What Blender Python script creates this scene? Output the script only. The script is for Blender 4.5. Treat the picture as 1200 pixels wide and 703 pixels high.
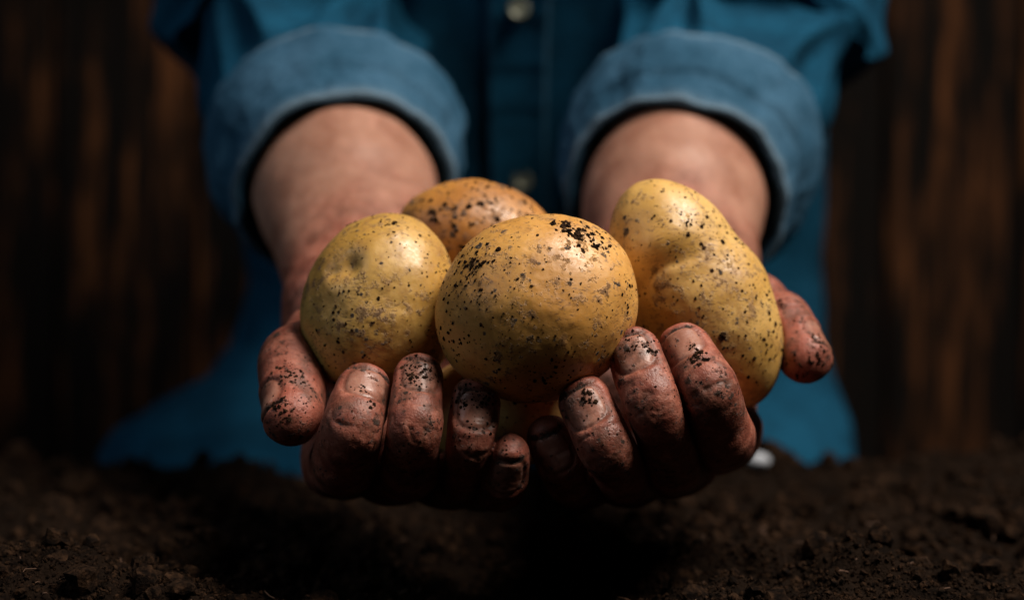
import bpy, math, random
import numpy as np
from mathutils import Vector

# ------------------------------------------------------------------ camera, light, exposure
scene = bpy.context.scene
for o in list(bpy.data.objects):
    bpy.data.objects.remove(o)
COL = scene.collection

CAM_Z = 0.085                      # the lens stands 85 mm above the soil bed
FPX = 1200.0 * 50.0 / 36.0         # 50 mm lens, in photograph pixels

cam_data = bpy.data.cameras.new("camera")
cam_data.lens = 50.0
cam_data.sensor_width = 36.0
cam_data.clip_start = 0.01
cam_data.clip_end = 50.0
cam_data.dof.use_dof = True
cam_data.dof.focus_distance = 0.417
cam_data.dof.aperture_fstop = 5.0
cam = bpy.data.objects.new("camera", cam_data)
cam.location = (0, 0, CAM_Z)
cam.rotation_euler = (math.radians(90), 0, 0)
COL.objects.link(cam)
scene.camera = cam

world = bpy.data.worlds.new("World")
scene.world = world
world.use_nodes = True
world.node_tree.nodes["Background"].inputs[0].default_value = (0.55, 0.75, 1.0, 1)
world.node_tree.nodes["Background"].inputs[1].default_value = 0.008

def area(name, loc, target, size, power, color, spread=180):
    d = bpy.data.lights.new(name, 'AREA')
    d.shape = 'DISK'
    d.size = size
    d.energy = power
    d.color = color
    d.spread = math.radians(spread)
    o = bpy.data.objects.new(name, d)
    o.location = loc
    o.rotation_euler = (Vector(target) - Vector(loc)).to_track_quat('-Z', 'Y').to_euler()
    COL.objects.link(o)
    return o

area("key_softbox", (0.52, 0.17, 1.02), (0.03, 0.52, 0.10), 0.58, 10.9, (1.0, 0.915, 0.81), 120)
area("fill_softbox", (-0.75, 0.10, 0.60), (-0.17, 0.76, 0.03), 0.45, 0.28, (0.72, 0.87, 1.0), 70)

scene.view_settings.view_transform = 'Standard'
scene.view_settings.look = 'None'
scene.view_settings.exposure = 0.0
scene.view_settings.gamma = 1.0

# ------------------------------------------------------------------ helpers
def P(px, py, d):
    """point at depth d (m) seen at photograph pixel px, py"""
    return np.array([(px - 600.0) / FPX * d, d, (351.5 - py) / FPX * d + CAM_Z])

def _hash(ix, iy, iz, seed):
    h = (ix.astype(np.uint32) * np.uint32(374761393) + iy.astype(np.uint32) * np.uint32(668265263)
         + iz.astype(np.uint32) * np.uint32(2147483647) + np.uint32(seed * 974711 + 13))
    h = (h ^ (h >> np.uint32(13))) * np.uint32(1274126177)
    h = h ^ (h >> np.uint32(16))
    h = (h * np.uint32(2246822519)) ^ (h >> np.uint32(11))
    return (h & np.uint32(0xFFFFFF)).astype(np.float32) / np.float32(0xFFFFFF)

def vnoise(p, seed=0):
    """smooth value noise in -1..1 at points p (N,3)"""
    p = np.asarray(p, dtype=np.float64) + 1000.0
    i = np.floor(p).astype(np.int64)
    f = (p - i)
    f = f * f * f * (f * (f * 6 - 15) + 10)
    out = 0
    for dx in (0, 1):
        wx = f[:, 0] if dx else 1 - f[:, 0]
        for dy in (0, 1):
            wy = f[:, 1] if dy else 1 - f[:, 1]
            for dz in (0, 1):
                wz = f[:, 2] if dz else 1 - f[:, 2]
                out = out + wx * wy * wz * _hash(i[:, 0] + dx, i[:, 1] + dy, i[:, 2] + dz, seed)
    return out * 2 - 1

def fbm(p, octaves=4, seed=0, gain=0.5, lac=2.03):
    a, s, tot = 1.0, 0, 0
    p = np.asarray(p, dtype=np.float64)
    for k in range(octaves):
        s = s + a * vnoise(p, seed + k * 7)
        tot += a
        a *= gain
        p = p * lac + 3.17
    return s / tot

def sstep(a, b, x):
    t = np.clip((x - a) / (b - a), 0, 1)
    return t * t * (3 - 2 * t)

def mesh_from(name, verts, faces, mat, parent=None, smooth=True, attrs=None):
    me = bpy.data.meshes.new(name)
    verts = np.ascontiguousarray(verts, dtype=np.float32)
    faces = np.ascontiguousarray(faces, dtype=np.int32)
    n, k = faces.shape
    me.vertices.add(len(verts))
    me.vertices.foreach_set("co", verts.ravel())
    me.loops.add(n * k)
    me.loops.foreach_set("vertex_index", faces.ravel())
    me.polygons.add(n)
    me.polygons.foreach_set("loop_start", np.arange(0, n * k, k, dtype=np.int32))
    me.polygons.foreach_set("loop_total", np.full(n, k, dtype=np.int32))
    me.polygons.foreach_set("use_smooth", np.full(n, smooth, dtype=bool))
    me.update(calc_edges=True)
    me.validate()
    if attrs:
        for key, val in attrs.items():
            a = me.attributes.new(key, 'FLOAT', 'POINT')
            a.data.foreach_set("value", np.ascontiguousarray(val, dtype=np.float32))
    if mat is not None:
        me.materials.append(mat)
    o = bpy.data.objects.new(name, me)
    COL.objects.link(o)
    if parent is not None:
        o.parent = parent
        o.matrix_parent_inverse = parent.matrix_world.inverted()
    return o

def empty(name, loc):
    o = bpy.data.objects.new(name, None)
    o.empty_display_size = 0.02
    o.location = loc
    COL.objects.link(o)
    bpy.context.view_layer.update()
    return o

def tag(o, label=None, cat=None, group=None, kind=None):
    if label: o["label"] = label
    if cat: o["category"] = cat
    if group: o["group"] = group
    if kind: o["kind"] = kind
    return o

def normals_of(verts, faces):
    v = verts
    a = v[faces[:, 2]] - v[faces[:, 0]]
    b = v[faces[:, 3 if faces.shape[1] == 4 else 1]] - v[faces[:, 1 if faces.shape[1] == 4 else 0]]
    fn = np.cross(a, b)
    if faces.shape[1] == 3:
        fn = np.cross(v[faces[:, 1]] - v[faces[:, 0]], v[faces[:, 2]] - v[faces[:, 0]])
    n = np.zeros_like(v)
    for k in range(faces.shape[1]):
        for c in range(3):
            n[:, c] += np.bincount(faces[:, k], weights=fn[:, c], minlength=len(v))
    return n / np.maximum(np.linalg.norm(n, axis=1, keepdims=True), 1e-12)

def surface_nets(F, X, Y, Z):
    """quads of the zero level of F sampled on a tensor grid (inside negative)"""
    s = F < 0
    c = [(i, j, k) for i in (0, 1) for j in (0, 1) for k in (0, 1)]
    nx, ny, nz = F.shape
    cnt = np.zeros((nx - 1, ny - 1, nz - 1), dtype=np.int8)
    for (i, j, k) in c:
        cnt += s[i:nx - 1 + i, j:ny - 1 + j, k:nz - 1 + k]
    act = (cnt > 0) & (cnt < 8)
    idx = np.argwhere(act)
    I, J, K = idx[:, 0], idx[:, 1], idx[:, 2]
    acc = np.zeros((len(idx), 3))
    num = np.zeros(len(idx))
    vals = {q: F[I + q[0], J + q[1], K + q[2]] for q in c}
    for a in c:
        for ax in range(3):
            if a[ax]:
                continue
            b = list(a); b[ax] = 1; b = tuple(b)
            va, vb = vals[a], vals[b]
            m = (va < 0) != (vb < 0)
            t = np.where(m, va / np.where(m, va - vb, 1), 0)
            pa = np.stack([X[I + a[0]], Y[J + a[1]], Z[K + a[2]]], 1)
            pb = np.stack([X[I + b[0]], Y[J + b[1]], Z[K + b[2]]], 1)
            acc += (pa + (pb - pa) * t[:, None]) * m[:, None]
            num += m
    verts = acc / num[:, None]
    vid = -np.ones(act.shape, dtype=np.int64)
    vid[act] = np.arange(len(idx))
    quads = []
    for ax in range(3):
        u, w = [(1, 2), (2, 0), (0, 1)][ax]
        lo = [slice(None)] * 3; hi = [slice(None)] * 3
        lo[ax] = slice(0, -1); hi[ax] = slice(1, None)
        ch = s[tuple(lo)] != s[tuple(hi)]
        e = np.argwhere(ch)
        ok = (e[:, u] > 0) & (e[:, w] > 0) & (e[:, u] < act.shape[u]) & (e[:, w] < act.shape[w])
        e = e[ok]
        ins = s[tuple(lo)][e[:, 0], e[:, 1], e[:, 2]]
        def cell(du, dw):
            q = e.copy(); q[:, u] += du; q[:, w] += dw
            return vid[q[:, 0], q[:, 1], q[:, 2]]
        q = np.stack([cell(-1, -1), cell(0, -1), cell(0, 0), cell(-1, 0)], 1)
        q[~ins] = q[~ins][:, ::-1]
        quads.append(q)
    return verts, np.concatenate(quads)

def relax(verts, faces, n=1, lam=0.5):
    """Laplacian smoothing over quad edges"""
    e = np.concatenate([faces[:, [0, 1]], faces[:, [1, 2]], faces[:, [2, 3]], faces[:, [3, 0]]])
    e = np.concatenate([e, e[:, ::-1]])
    deg = np.maximum(np.bincount(e[:, 0], minlength=len(verts)), 1)[:, None]
    for _ in range(n):
        s = np.stack([np.bincount(e[:, 0], weights=verts[e[:, 1], c], minlength=len(verts)) for c in range(3)], 1)
        verts = verts + lam * (s / deg - verts)
    return verts

# ------------------------------------------------------------------ node helpers
class NT:
    def __init__(self, name):
        self.m = bpy.data.materials.new(name)
        self.m.use_nodes = True
        self.t = self.m.node_tree
        self.t.nodes.clear()
        self.out = self.t.nodes.new("ShaderNodeOutputMaterial")
        self.b = self.t.nodes.new("ShaderNodeBsdfPrincipled")
        self.t.links.new(self.b.outputs[0], self.out.inputs[0])
        self.co = self.t.nodes.new("ShaderNodeTexCoord")
    def link(self, a, b): self.t.links.new(a, b)
    def set(self, sock, val):
        s = self.b.inputs[sock]
        if hasattr(val, "is_output"): self.link(val, s)
        else: s.default_value = val
    def node(self, typ, ins=None, **props):
        n = self.t.nodes.new(typ)
        for k, v in props.items(): setattr(n, k, v)
        for k, v in (ins or {}).items():
            if hasattr(v, "is_output"): self.link(v, n.inputs[k])
            else: n.inputs[k].default_value = v
        return n
    def obj(self): return self.co.outputs["Object"]
    def mapping(self, vec, scale=(1, 1, 1), loc=(0, 0, 0), rot=(0, 0, 0)):
        return self.node("ShaderNodeMapping", {"Vector": vec, "Scale": scale, "Location": loc, "Rotation": rot}).outputs[0]
    def noise(self, vec, scale, detail=3, rough=0.5, dist=0.0):
        return self.node("ShaderNodeTexNoise", {"Vector": vec, "Scale": scale, "Detail": detail, "Roughness": rough, "Distortion": dist}).outputs
    def voro(self, vec, scale, feature='F1', rand=1.0):
        return self.node("ShaderNodeTexVoronoi", {"Vector": vec, "Scale": scale, "Randomness": rand}, feature=feature).outputs
    def math(self, op, a, b=0.0, c=0.0, clamp=False):
        return self.node("ShaderNodeMath", {0: a, 1: b, 2: c}, operation=op, use_clamp=clamp).outputs[0]
    def ramp(self, x, a, b, lo=0.0, hi=1.0):
        n = self.node("ShaderNodeMapRange", {"Value": x, "From Min": a, "From Max": b, "To Min": lo, "To Max": hi}, interpolation_type='SMOOTHSTEP')
        return n.outputs[0]
    def mix(self, f, a, b, mode='MIX'):
        n = self.t.nodes.new("ShaderNodeMix"); n.data_type = 'RGBA'; n.blend_type = mode
        for s, v in ((n.inputs[0], f), (n.inputs[6], a), (n.inputs[7], b)):
            if hasattr(v, "is_output"): self.link(v, s)
            else: s.default_value = v if not isinstance(v, tuple) else (tuple(v) + (1,))[:4]
        return n.outputs[2]
    def attr(self, name):
        return self.node("ShaderNodeAttribute", attribute_name=name).outputs["Fac"]
    def bump(self, h, dist, strength=1.0, normal=None):
        ins = {"Height": h, "Distance": dist, "Strength": strength}
        if normal is not None: ins["Normal"] = normal
        return self.node("ShaderNodeBump", ins).outputs[0]
    def warp(self, vec, scale, amount, detail=2):
        n = self.noise(vec, scale, detail)[1]
        c = self.node("ShaderNodeVectorMath", {0: n, 1: (0.5, 0.5, 0.5)}, operation='SUBTRACT').outputs[0]
        d = self.node("ShaderNodeVectorMath", {0: c, "Scale": amount}, operation='SCALE').outputs[0]
        return self.node("ShaderNodeVectorMath", {0: vec, 1: d}, operation='ADD').outputs[0]

def specks(nt, vec, scale, keep, size, warp=0.35):
    """irregular dots: some Voronoi cells hold a speck of random size"""
    v = nt.warp(vec, scale * 2.2, warp / scale, 3)
    vo = nt.voro(v, scale)
    sep = nt.node("ShaderNodeSeparateColor", {0: vo["Color"]}).outputs
    on = nt.math('LESS_THAN', sep[0], keep)
    rad = nt.math('MULTIPLY', nt.math('POWER', sep[1], 1.6), size)
    d = nt.math('SUBTRACT', rad, vo["Distance"])
    rag = nt.noise(vec, scale * 3.5, 3, 0.7)[0]
    d = nt.math('ADD', d, nt.math('MULTIPLY', nt.math('SUBTRACT', rag, 0.56), 0.9))
    return nt.math('MULTIPLY', nt.ramp(d, 0.0, 0.12), on)

# ------------------------------------------------------------------ materials
def mat_soil(name="dark_soil", light=0.19):
    nt = NT(name)
    v = nt.obj()
    n1 = nt.noise(v, 60, 5, 0.6)[0]
    n2 = nt.noise(v, 900, 3, 0.6)[0]
    c = nt.mix(nt.ramp(n1, 0.3, 0.7), (0.020 * light, 0.012 * light, 0.008 * light), (0.060 * light, 0.034 * light, 0.021 * light))
    c = nt.mix(nt.ramp(n2, 0.5, 0.8), c, (0.085 * light, 0.048 * light, 0.028 * light))
    nt.set("Base Color", c)
    nt.set("Roughness", 0.95)
    nt.set("Specular IOR Level", 0.04)
    nt.set("Normal", nt.bump(nt.math('ADD', n2, nt.noise(v, 350, 4, 0.65)[0]), 0.0012, 0.9))
    return nt.m

def mat_crumb(gain=1.0):
    nt = NT("soil_crumb")
    v = nt.obj()
    rnd = nt.noise(v, 330, 3, 0.7)[0]
    n2 = nt.noise(v, 1400, 3, 0.6)[0]
    c = nt.mix(nt.ramp(rnd, 0.35, 0.80), tuple(k * gain for k in (0.0030, 0.0016, 0.0010)), tuple(k * gain for k in (0.041, 0.0205, 0.0105)))
    nt.set("Base Color", c)
    nt.set("Roughness", 0.93)
    nt.set("Specular IOR Level", 0.06)
    nt.set("Normal", nt.bump(n2, 0.0006, 1.0))
    return nt.m

def mat_plain(name, color, rough=0.7, bump_scale=None, bump=0.0003):
    nt = NT(name)
    n = nt.noise(nt.obj(), 120, 3)[0]
    nt.set("Base Color", nt.mix(n, tuple(c * 0.75 for c in color), tuple(min(1, c * 1.2) for c in color)))
    nt.set("Roughness", rough)
    if bump_scale: nt.set("Normal", nt.bump(nt.noise(nt.obj(), bump_scale, 3)[0], bump))
    return nt.m

def mat_potato(name, base, tint, dirt, offset):
    nt = NT(name)
    v = nt.mapping(nt.obj(), loc=offset)
    big = nt.noise(v, 38, 3, 0.5)[0]
    mid = nt.noise(v, 130, 4, 0.6)[0]
    fine = nt.noise(v, 900, 3, 0.6)[0]
    c = nt.mix(nt.ramp(big, 0.32, 0.70), base, tint)
    c = nt.mix(nt.ramp(mid, 0.50, 0.80, 0, 0.45), c, (tint[0] * 0.62, tint[1] * 0.52, tint[2] * 0.45))
    # thin, scuffed skin: fine scratches and netting
    sv = nt.mapping(nt.warp(v, 60, 0.012), scale=(1.0, 1.0, 3.6), rot=(0.5, 0.8, 0.2))
    scr = nt.noise(sv, 420, 4, 0.7)[0]
    scmask = nt.ramp(nt.noise(v, 55, 3, 0.6)[0], 0.42, 0.62)
    scr_f = nt.math('MULTIPLY', nt.ramp(scr, 0.53, 0.66), scmask)
    c = nt.mix(nt.math('MULTIPLY', scr_f, 0.9), c, (0.13, 0.060, 0.020))
    # lenticels: many tiny tan dots
    len_ = specks(nt, v, 430, 0.5, 0.42, 0.2)
    c = nt.mix(nt.math('MULTIPLY', len_, 0.55), c, (0.22, 0.11, 0.035))
    # clinging soil stains
    patch = nt.ramp(nt.noise(v, 48, 4, 0.65)[0], 0.40, 0.62)
    s1 = nt.math('MULTIPLY', specks(nt, v, 700, 0.24 * dirt, 0.60, 0.6), nt.ramp(nt.noise(v, 70, 3, 0.6)[0], 0.40, 0.60, 0.0, 1.0))
    s2 = nt.math('MULTIPLY', specks(nt, v, 380, 0.20 * dirt, 0.64, 1.0), nt.ramp(patch, 0.0, 1.0, 0.10, 1.0))
    s3 = nt.math('MULTIPLY', specks(nt, v, 170, 0.10 * dirt, 0.42, 0.9), 1.0)
    film = nt.math('MULTIPLY', patch, nt.ramp(nt.noise(v, 240, 5, 0.75)[0], 0.53, 0.64))
    d = nt.math('MAXIMUM', nt.math('MAXIMUM', s1, s2), s3)
    smear = nt.math('MULTIPLY', nt.ramp(nt.noise(v, 30, 5, 0.7)[0], 0.47, 0.64), nt.ramp(nt.noise(v, 170, 5, 0.72)[0], 0.40, 0.62))
    c = nt.mix(nt.math('MULTIPLY', smear, 0.62), c, (0.21, 0.082, 0.018))
    c = nt.mix(nt.math('MULTIPLY', film, 0.85), c, (0.085, 0.034, 0.010))
    c = nt.mix(d, c, (0.026, 0.014, 0.008))
    nt.set("Base Color", c)
    nt.set("Roughness", nt.math('ADD', nt.ramp(fine, 0.3, 0.7, 0.40, 0.56), nt.math('MULTIPLY', nt.math('MAXIMUM', d, film), 0.42)))
    nt.set("Specular IOR Level", 0.75)
    nt.set("Subsurface Weight", 0.08)
    nt.set("Subsurface Radius", (0.004, 0.002, 0.0006))
    nt.set("Subsurface Scale", 0.6)
    h = nt.math('ADD', nt.math('MULTIPLY', fine, 0.07), nt.math('MULTIPLY', mid, 0.10))
    h = nt.math('SUBTRACT', h, nt.math('MULTIPLY', len_, 0.12))
    h = nt.math('ADD', h, nt.math('MULTIPLY', d, 0.75))
    h = nt.math('ADD', h, nt.math('MULTIPLY', film, 0.2))
    nt.set("Normal", nt.bump(h, 0.0009, 1.0))
    return nt.m

def mat_skin():
    nt = NT("skin")
    v = nt.obj()
    hand = nt.attr("hand"); nail = nt.attr("nail"); crease = nt.attr("crease"); tip = nt.attr("tip"); grime = nt.attr("grime")
    n1 = nt.noise(v, 45, 4, 0.6)[0]
    n2 = nt.noise(v, 160, 4, 0.65)[0]
    arm = nt.mix(nt.ramp(n1, 0.3, 0.7), (0.235, 0.100, 0.062), (0.36, 0.185, 0.126))
    palm = nt.mix(nt.ramp(n2, 0.35, 0.7), (0.185, 0.048, 0.029), (0.32, 0.105, 0.066))
    c = nt.mix(hand, arm, palm)
    mot = nt.noise(v, 320, 4, 0.7)[0]
    c = nt.mix(nt.ramp(mot, 0.50, 0.75, 0, 0.45), c, (0.50, 0.22, 0.16))
    c = nt.mix(nt.ramp(mot, 0.48, 0.25, 0, 0.45), c, (0.20, 0.060, 0.040))
    c = nt.mix(nt.math('MULTIPLY', tip, 0.45), c, (0.38, 0.105, 0.068))
    nailc = nt.mix(nt.ramp(n2, 0.35, 0.75), (0.26, 0.105, 0.072), (0.36, 0.175, 0.125))
    c = nt.mix(nail, c, nailc)
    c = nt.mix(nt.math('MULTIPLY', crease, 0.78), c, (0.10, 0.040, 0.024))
    # soil rubbed into the skin
    film = nt.math('MULTIPLY', nt.ramp(nt.noise(v, 85, 6, 0.75)[0], 0.46, 0.62), hand)
    c = nt.mix(nt.math('MULTIPLY', film, 0.70), c, (0.070, 0.028, 0.016))
    gn = nt.ramp(nt.math('ADD', nt.noise(v, 230, 5, 0.7)[0], nt.math('MULTIPLY', grime, 0.17)), 0.62, 0.72)
    s1 = specks(nt, v, 700, 0.42, 0.62, 0.8)
    s2 = specks(nt, v, 360, 0.30, 0.62, 1.0)
    clus = nt.ramp(nt.noise(v, 85, 3, 0.6)[0], 0.42, 0.58)
    d = nt.math('MAXIMUM', nt.math('MULTIPLY', nt.math('MULTIPLY', nt.math('MAXIMUM', s1, s2), clus), hand), nt.math('MULTIPLY', gn, hand))
    c = nt.mix(d, c, (0.030, 0.015, 0.009))
    nt.set("Base Color", c)
    r = nt.ramp(n2, 0.3, 0.7, 0.46, 0.60)
    r = nt.math('SUBTRACT', r, nt.math('MULTIPLY', nail, 0.15))
    nt.set("Roughness", nt.math('ADD', r, nt.math('MULTIPLY', d, 0.35), clamp=True))
    nt.set("Specular IOR Level", 0.40)
    nt.set("Subsurface Weight", 0.16)
    nt.set("Subsurface Radius", (0.010, 0.004, 0.002))
    nt.set("Subsurface Scale", 0.35)
    cell = nt.voro(nt.warp(v, 500, 0.0010), 900, 'DISTANCE_TO_EDGE')["Distance"]
    skinlines = nt.math('MULTIPLY', nt.ramp(cell, 0.0, 0.28), nt.math('SUBTRACT', 1.0, nail))
    h = nt.math('ADD', nt.math('MULTIPLY', skinlines, 0.05), nt.math('MULTIPLY', n2, 0.30))
    h = nt.math('ADD', h, nt.math('MULTIPLY', nt.noise(v, 600, 3, 0.6)[0], 0.14))
    h = nt.math('ADD', h, nt.math('MULTIPLY', d, 0.6))
    nt.set("Normal", nt.bump(h, 0.0008, 1.0))
    return nt.m

def mat_denim(name, c0, c1, weave_bump=0.00035):
    nt = NT(name)
    v = nt.obj()
    n1 = nt.noise(v, 30, 4, 0.6)[0]
    slub = nt.noise(nt.mapping(v, scale=(1, 1, 0.22)), 700, 3, 0.6)[0]
    slub2 = nt.noise(nt.mapping(v, scale=(0.3, 1, 1)), 600, 3, 0.6)[0]
    w = nt.node("ShaderNodeTexWave", {"Vector": v, "Scale": 420.0, "Distortion": 1.5, "Detail": 1.0}, bands_direction='DIAGONAL').outputs[1]
    f = nt.math('ADD', nt.math('MULTIPLY', n1, 0.5), nt.math('MULTIPLY', nt.math('ADD', slub, slub2), 0.25))
    c = nt.mix(nt.ramp(f, 0.40, 0.60), c0, c1)
    c = nt.mix(nt.math('MULTIPLY', w, 0.25), c, tuple(min(1, k * 1.4) for k in c1))
    worn = nt.attr("worn")
    c = nt.mix(nt.math('MULTIPLY', worn, 0.55), c, (0.30, 0.36, 0.40))
    nt.set("Base Color", c)
    nt.set("Roughness", 0.9)
    nt.set("Specular IOR Level", 0.08)
    nt.set("Sheen Weight", 0.0)
    nt.set("Normal", nt.bump(nt.math('ADD', w, slub), weave_bump, 0.7))
    return nt.m

def mat_wood():
    nt = NT("scorched_wood")
    oi = nt.node("ShaderNodeObjectInfo").outputs["Random"]
    off = nt.node("ShaderNodeCombineXYZ", {0: nt.math('MULTIPLY', oi, 37.0), 2: nt.math('MULTIPLY', oi, 91.0)}).outputs[0]
    v = nt.node("ShaderNodeVectorMath", {0: nt.obj(), 1: off}, operation='ADD').outputs[0]
    st = nt.mapping(v, scale=(1, 1, 0.11))
    st = nt.warp(st, 9, 0.035, 2)
    n1 = nt.noise(st, 52, 5, 0.62)[0]
    n2 = nt.noise(nt.mapping(v, scale=(1, 1, 0.03)), 260, 4, 0.65)[0]
    n3 = nt.noise(nt.mapping(v, scale=(1, 1, 0.30)), 7, 2, 0.5)[0]
    f = nt.math('ADD', nt.math('MULTIPLY', n1, 0.75), nt.math('MULTIPLY', n2, 0.25))
    f = nt.math('ADD', f, nt.math('MULTIPLY', nt.math('SUBTRACT', n3, 0.5), 0.35))
    c = nt.mix(nt.ramp(f, 0.49, 0.74), (0.004, 0.003, 0.0025), (0.150, 0.054, 0.018))
    nt.set("Base Color", c)
    nt.set("Roughness", 0.75)
    nt.set("Specular IOR Level", 0.06)
    nt.set("Normal", nt.bump(f, 0.004, 0.8))
    return nt.m

M_SOIL = mat_soil()
M_CRUMB = mat_crumb()
M_SKIN = mat_skin()
M_DENIM = mat_denim("blue_denim", (0.0025, 0.027, 0.054), (0.006, 0.060, 0.114))
M_CUFF = mat_denim("faded_denim_inside", (0.012, 0.048, 0.086), (0.038, 0.096, 0.158), 0.00025)
M_WOOD = mat_wood()

# ------------------------------------------------------------------ setting: soil bed and plank wall
WALL_Y = 1.15
FLOOR_Z = -0.11

def soil_height(x, y):
    p = np.stack([x, y, np.zeros_like(x)], 1)
    bed = 1 - sstep(0.735, 0.84, y + 0.02 * vnoise(p * 6, 3))
    h = 0.010 * fbm(p * 14, 4, 21) + 0.0085 * fbm(p * 45, 4, 22, 0.6)
    r = fbm(p * 130, 3, 23, 0.6)
    h += 0.0042 * r + 0.0016 * np.abs(fbm(p * 330, 3, 24, 0.6))
    # low heaps the photograph shows: right front clod, left front clod, far right bank, dip under the hands
    def heap(cx, cy, sx, sy, a):
        return a * np.exp(-(((x - cx) / sx) ** 2 + ((y - cy) / sy) ** 2))
    h += heap(0.120, 0.452, 0.028, 0.030, 0.010) + heap(-0.150, 0.455, 0.024, 0.022, 0.009)
    h += heap(0.25, 0.70, 0.10, 0.06, 0.013) + heap(-0.22, 0.70, 0.14, 0.06, -0.002)
    h += heap(0.1163, 0.69, 0.022, 0.022, 0.009)
    h += heap(0.0, 0.47, 0.085, 0.07, -0.010)
    h += heap(0.02, 0.44, 0.05, 0.02, 0.002)
    return (h - 0.004) * (0.25 + 0.75 * bed) + FLOOR_Z * (1 - bed)

def axis_grid(parts):
    out = []
    for a, b, s in parts:
        out.append(np.arange(a, b, s))
    out.append(np.array([parts[-1][1]]))
    return np.concatenate(out)

def grid_faces(nu, nv):
    i, j = np.meshgrid(np.arange(nu - 1), np.arange(nv - 1), indexing='ij')
    a = (i * nv + j).ravel()
    return np.stack([a, a + nv, a + nv + 1, a + 1], 1)

gx = axis_grid([(-1.4, -0.34, 0.02), (-0.34, -0.2, 0.003), (-0.2, 0.2, 0.0014), (0.2, 0.34, 0.003), (0.34, 1.4, 0.02)])
gy = axis_grid([(-0.4, 0.34, 0.02), (0.34, 0.56, 0.0014), (0.56, 0.96, 0.003), (0.96, WALL_Y + 0.2, 0.02)])
XX, YY = np.meshgrid(gx, gy, indexing='ij')
zz = soil_height(XX.ravel(), YY.ravel())
soil = mesh_from("soil", np.stack([XX.ravel(), YY.ravel(), zz], 1), grid_faces(len(gx), len(gy)), M_SOIL)
tag(soil, "dark brown crumbly soil bed under the cupped hands", "soil", kind="structure")

rng = np.random.default_rng(5)
def icosphere(sub):
    t = (1 + 5 ** 0.5) / 2
    v = [(-1, t, 0), (1, t, 0), (-1, -t, 0), (1, -t, 0), (0, -1, t), (0, 1, t), (0, -1, -t), (0, 1, -t), (t, 0, -1), (t, 0, 1), (-t, 0, -1), (-t, 0, 1)]
    v = [np.array(q) / np.linalg.norm(q) for q in v]
    f = [(0, 11, 5), (0, 5, 1), (0, 1, 7), (0, 7, 10), (0, 10, 11), (1, 5, 9), (5, 11, 4), (11, 10, 2), (10, 7, 6), (7, 1, 8),
         (3, 9, 4), (3, 4, 2), (3, 2, 6), (3, 6, 8), (3, 8, 9), (4, 9, 5), (2, 4, 11), (6, 2, 10), (8, 6, 7), (9, 8, 1)]
    for _ in range(sub):
        cache = {}; nf = []
        def mid(a, b):
            k = (min(a, b), max(a, b))
            if k not in cache:
                m = v[a] + v[b]; v.append(m / np.linalg.norm(m)); cache[k] = len(v) - 1
            return cache[k]
        for a, b, c in f:
            ab, bc, ca = mid(a, b), mid(b, c), mid(c, a)
            nf += [(a, ab, ca), (b, bc, ab), (c, ca, bc), (ab, bc, ca)]
        f = nf
    return np.array(v), np.array(f, dtype=np.int32)

ICO0, ICOF0 = icosphere(0)
ICO1, ICOF1 = icosphere(1)

def random_rot(n):
    q = rng.normal(size=(n, 4)); q /= np.linalg.norm(q, axis=1, keepdims=True)
    w, x, y, z = q.T
    return np.stack([np.stack([1 - 2 * (y * y + z * z), 2 * (x * y - z * w), 2 * (x * z + y * w)], 1),
                     np.stack([2 * (x * y + z * w), 1 - 2 * (x * x + z * z), 2 * (y * z - x * w)], 1),
                     np.stack([2 * (x * z - y * w), 2 * (y * z + x * w), 1 - 2 * (x * x + y * y)], 1)], 1)

def crumbs(pos, size, sub=0, rough=0.35, flat=None):
    """one mesh of many irregular lumps"""
    base, bf = (ICO0, ICOF0) if sub == 0 else (ICO1, ICOF1)
    n, k = len(pos), len(base)
    jit = 1 + rough * rng.uniform(-1, 1, size=(n, k))
    sc = rng.uniform(0.6, 1.25, size=(n, 1, 3))
    v = base[None] * jit[:, :, None] * sc
    R = random_rot(n)
    v = np.einsum('nij,nkj->nki', R, v)
    if flat is not None:                        # squash along the carrier's normal
        d = np.einsum('nki,ni->nk', v, flat)
        v = v - 0.45 * d[:, :, None] * flat[:, None, :]
    v = v * size[:, None, None] + pos[:, None, :]
    f = bf[None] + (np.arange(n) * k)[:, None, None]
    return v.reshape(-1, 3), f.reshape(-1, 3)

def soil_scatter(n, xr, yr, smin, smax, power, sub):
    y = rng.uniform(yr[0], yr[1], n)
    half = 0.36 * y + 0.03
    x = rng.uniform(-1, 1, n) * half if xr is None else rng.uniform(xr[0], xr[1], n)
    s = smin * (smax / smin) ** (rng.uniform(0, 1, n) ** power)
    z = soil_height(x, y) + s * 0.25
    return np.stack([x, y, z], 1), s

sets = []
for args in ((42000, None, (0.36, 0.50), 0.0003, 0.0011, 2.0, 0), (14000, None, (0.50, 0.86), 0.0006, 0.0022, 2.0, 0),
             (1100, None, (0.36, 0.52), 0.0009, 0.0055, 2.8, 1), (1300, None, (0.50, 0.86), 0.0015, 0.0085, 2.6, 1)):
    p, s = soil_scatter(*args)
    sets.append(crumbs(p, s, args[-1], 0.38 if args[-1] == 0 else 0.25))
off = 0; vs = []; fs = []
for v_, f_ in sets:
    vs.append(v_); fs.append(f_ + off); off += len(v_)
cr = mesh_from("soil_crumbs", np.concatenate(vs), np.concatenate(fs), M_CRUMB, smooth=False)
tag(cr, "loose dark crumbs scattered over the soil bed", "soil crumbs", kind="stuff")

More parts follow.
